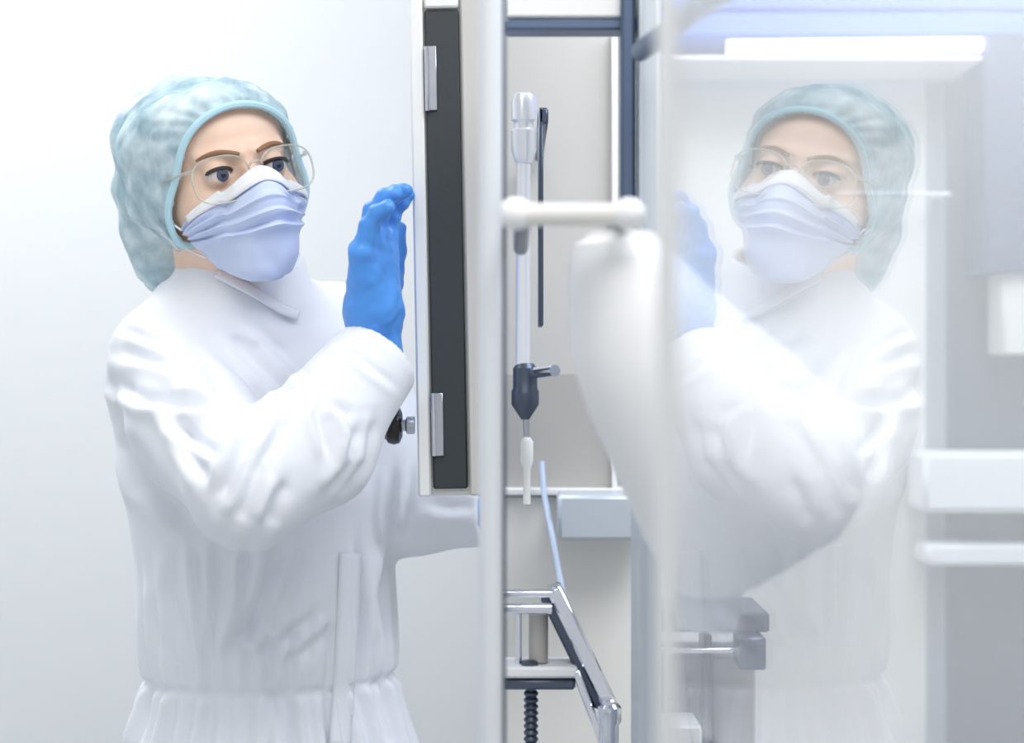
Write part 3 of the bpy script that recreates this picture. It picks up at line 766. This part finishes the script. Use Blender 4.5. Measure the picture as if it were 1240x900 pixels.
for nm, cl, w0 in (('front_placket', [(425, 670), (421, 760), (412, 905)], 26), ('collar_flap', [(262, 330), (305, 352), (345, 376), (362, 382)], 13)):
    o = strip(cl, w0, .0035).build(nm, M['coat'], ct); md = o.modifiers.new('thickness', 'SOLIDIFY'); md.thickness = .002; md.offset = 1

# ---- trousers and shoes
def tro_f(X, Y, Z):
    d = torso(X, Y, Z, -.012, zlo=.80, zhi=.95)
    for sx in (-1, 1):
        hx = -.248 + sx * .075 * math.cos(BY); hy = 1.665 + sx * .075 * math.sin(BY); kx = -.248 + sx * .095 * math.cos(BY); ky = 1.665 + sx * .095 * math.sin(BY)
        d = smin(d, caps(X, Y, Z, (hx, hy, .84), (kx, ky - .01, .47), .092, .068), .02)
        d = smin(d, caps(X, Y, Z, (kx, ky - .01, .47), (kx, ky + .008, .02), .068, .062), .02)
    return np.maximum(d, .095 - Z)
V, Fc = surface_nets(tro_f, np.arange(-.50, .02, .008), np.arange(1.45, 1.88, .008), np.arange(.06, 1.0, .008))
link('trousers', mesh_np('trousers', V, Fc), M['coat'], P)
for sx in (-1, 1):
    kx = -.248 + sx * .095 * math.cos(BY); ky = 1.665 + sx * .095 * math.sin(BY)
    def shoe_f(X, Y, Z):
        d = caps(X, Y, Z, (kx, ky + .02, .05), (kx + .035, ky - .13, .042), .044, .040)
        d = smin(d, caps(X, Y, Z, (kx, ky + .01, .05), (kx, ky + .01, .10), .043, .042), .02)
        return np.maximum(smax(d, .004 - Z, .006), Z - .115)
    V, Fc = surface_nets(shoe_f, np.arange(kx - .07, kx + .11, .005), np.arange(ky - .2, ky + .09, .005), np.arange(-.01, .14, .005))
    link('shoe', mesh_np('shoe', V, Fc), M['shoe'], P)

# ---- gloves
def finger(pts, rs):
    return [(pts[i], pts[i + 1], rs[i], rs[i + 1]) for i in range(len(pts) - 1)]
def glove(name, wrist, palm_pts, fingers, lab):
    segs = []
    def f(X, Y, Z):
        d = None
        for (a, b_, ra, rb) in palm_pts:
            q = caps(X, Y, Z, T3(a), T3(b_), ra, rb); d = q if d is None else smin(d, q, .014)
        fd = None
        for ch in fingers:
            q = None
            for (a, b_, ra, rb) in ch:
                s_ = caps(X, Y, Z, T3(a), T3(b_), ra, rb); q = s_ if q is None else smin(q, s_, .003)
            fd = q if fd is None else np.minimum(fd, q)
            d = smin(d, q, .005)
        return d
    allp = [p for s_ in palm_pts for p in s_[:2]] + [p for ch in fingers for s_ in ch for p in s_[:2]]
    lo = [min(p[k] for p in allp) - .035 for k in range(3)]; hi = [max(p[k] for p in allp) + .035 for k in range(3)]
    st = .0015
    V, Fc = surface_nets(f, *[np.arange(lo[k], hi[k], st) for k in range(3)])
    Nn = normals(V, Fc)
    V = V + Nn * (fbm(V, 60, 3, 2) * .0014 + np.sin(V[:, 2] * 420 + V[:, 0] * 160) * .0006 * np.clip((fbm(V, 14, 6, 1)), 0, 1) * 2)[:, None]
    o = link(name, mesh_np(name, V, Fc), M['glove'], P); o['label'] = lab; return o
w0 = W(455, 464, 1.487)
kn = [W(437, 306, 1.430), W(446, 296, 1.450), W(456, 292, 1.470), W(466, 296, 1.490)]          # pinky ... index knuckles
mids = [W(446, 274, 1.424), W(451, 256, 1.446), W(462, 252, 1.468), W(474, 258, 1.49)]
m2 = [W(457, 258, 1.420), W(466, 240, 1.442), W(477, 236, 1.466), W(486, 242, 1.49)]
tips = [W(469, 251, 1.416), W(479, 234, 1.438), W(489, 232, 1.464), W(492, 236, 1.49)]
rr_ = [.0082, .0088, .0092, .0090]
fingers = [finger([kn[i] + (W(452, 380, 1.465) - kn[i]) * .22, kn[i], mids[i], m2[i], tips[i]], [.011, rr_[i] * 1.12, rr_[i], rr_[i] * .92, rr_[i] * .80]) for i in range(4)]
thumb = finger([W(462, 382, 1.49), W(472, 345, 1.515), W(478, 305, 1.53), W(481, 278, 1.535)], [.014, .0125, .0105, .0085])
palm = [(W(446, 370, 1.455), kn[0], .019, .011), (W(450, 370, 1.465), kn[1], .019, .013), (W(455, 370, 1.47), kn[2], .019, .013), (W(460, 370, 1.485), kn[3], .019, .012),
        (w0, W(452, 375, 1.468), .0270, .0245)]
glove('glove', w0, palm, fingers + [thumb], 'blue nitrile glove on the raised hand')
# left glove behind the hatch
def gl2():
    wl = WL + (EL - WL) * .2; b0 = W(570, 582, 1.70)
    kn = [W(534 + 11 * i, 552 - 2 * (i in (1, 2)), 1.695) for i in range(4)]
    fg = []
    for i in range(4):
        a = kn[i]; fg.append(finger([a + Vector((0, 0, -.02)), a, a + Vector((.002, -.006, .030)), a + Vector((.003, -.016, .050)), a + Vector((.003, -.024, .062))], [.010, .0098, .0086, .008, .007]))
    th_ = finger([b0 + Vector((-.008, 0, -.01)), b0 + Vector((-.026, -.012, .004)), b0 + Vector((-.034, -.02, .024))], [.013, .0115, .009])
    pm = [(b0, k + Vector((0, 0, -.012)), .018, .011) for k in kn] + [(wl, b0, .021, .020)]
    glove('glove', wl, pm, fg + [th_], 'blue nitrile glove on the hand hidden behind the hatch')
gl2()
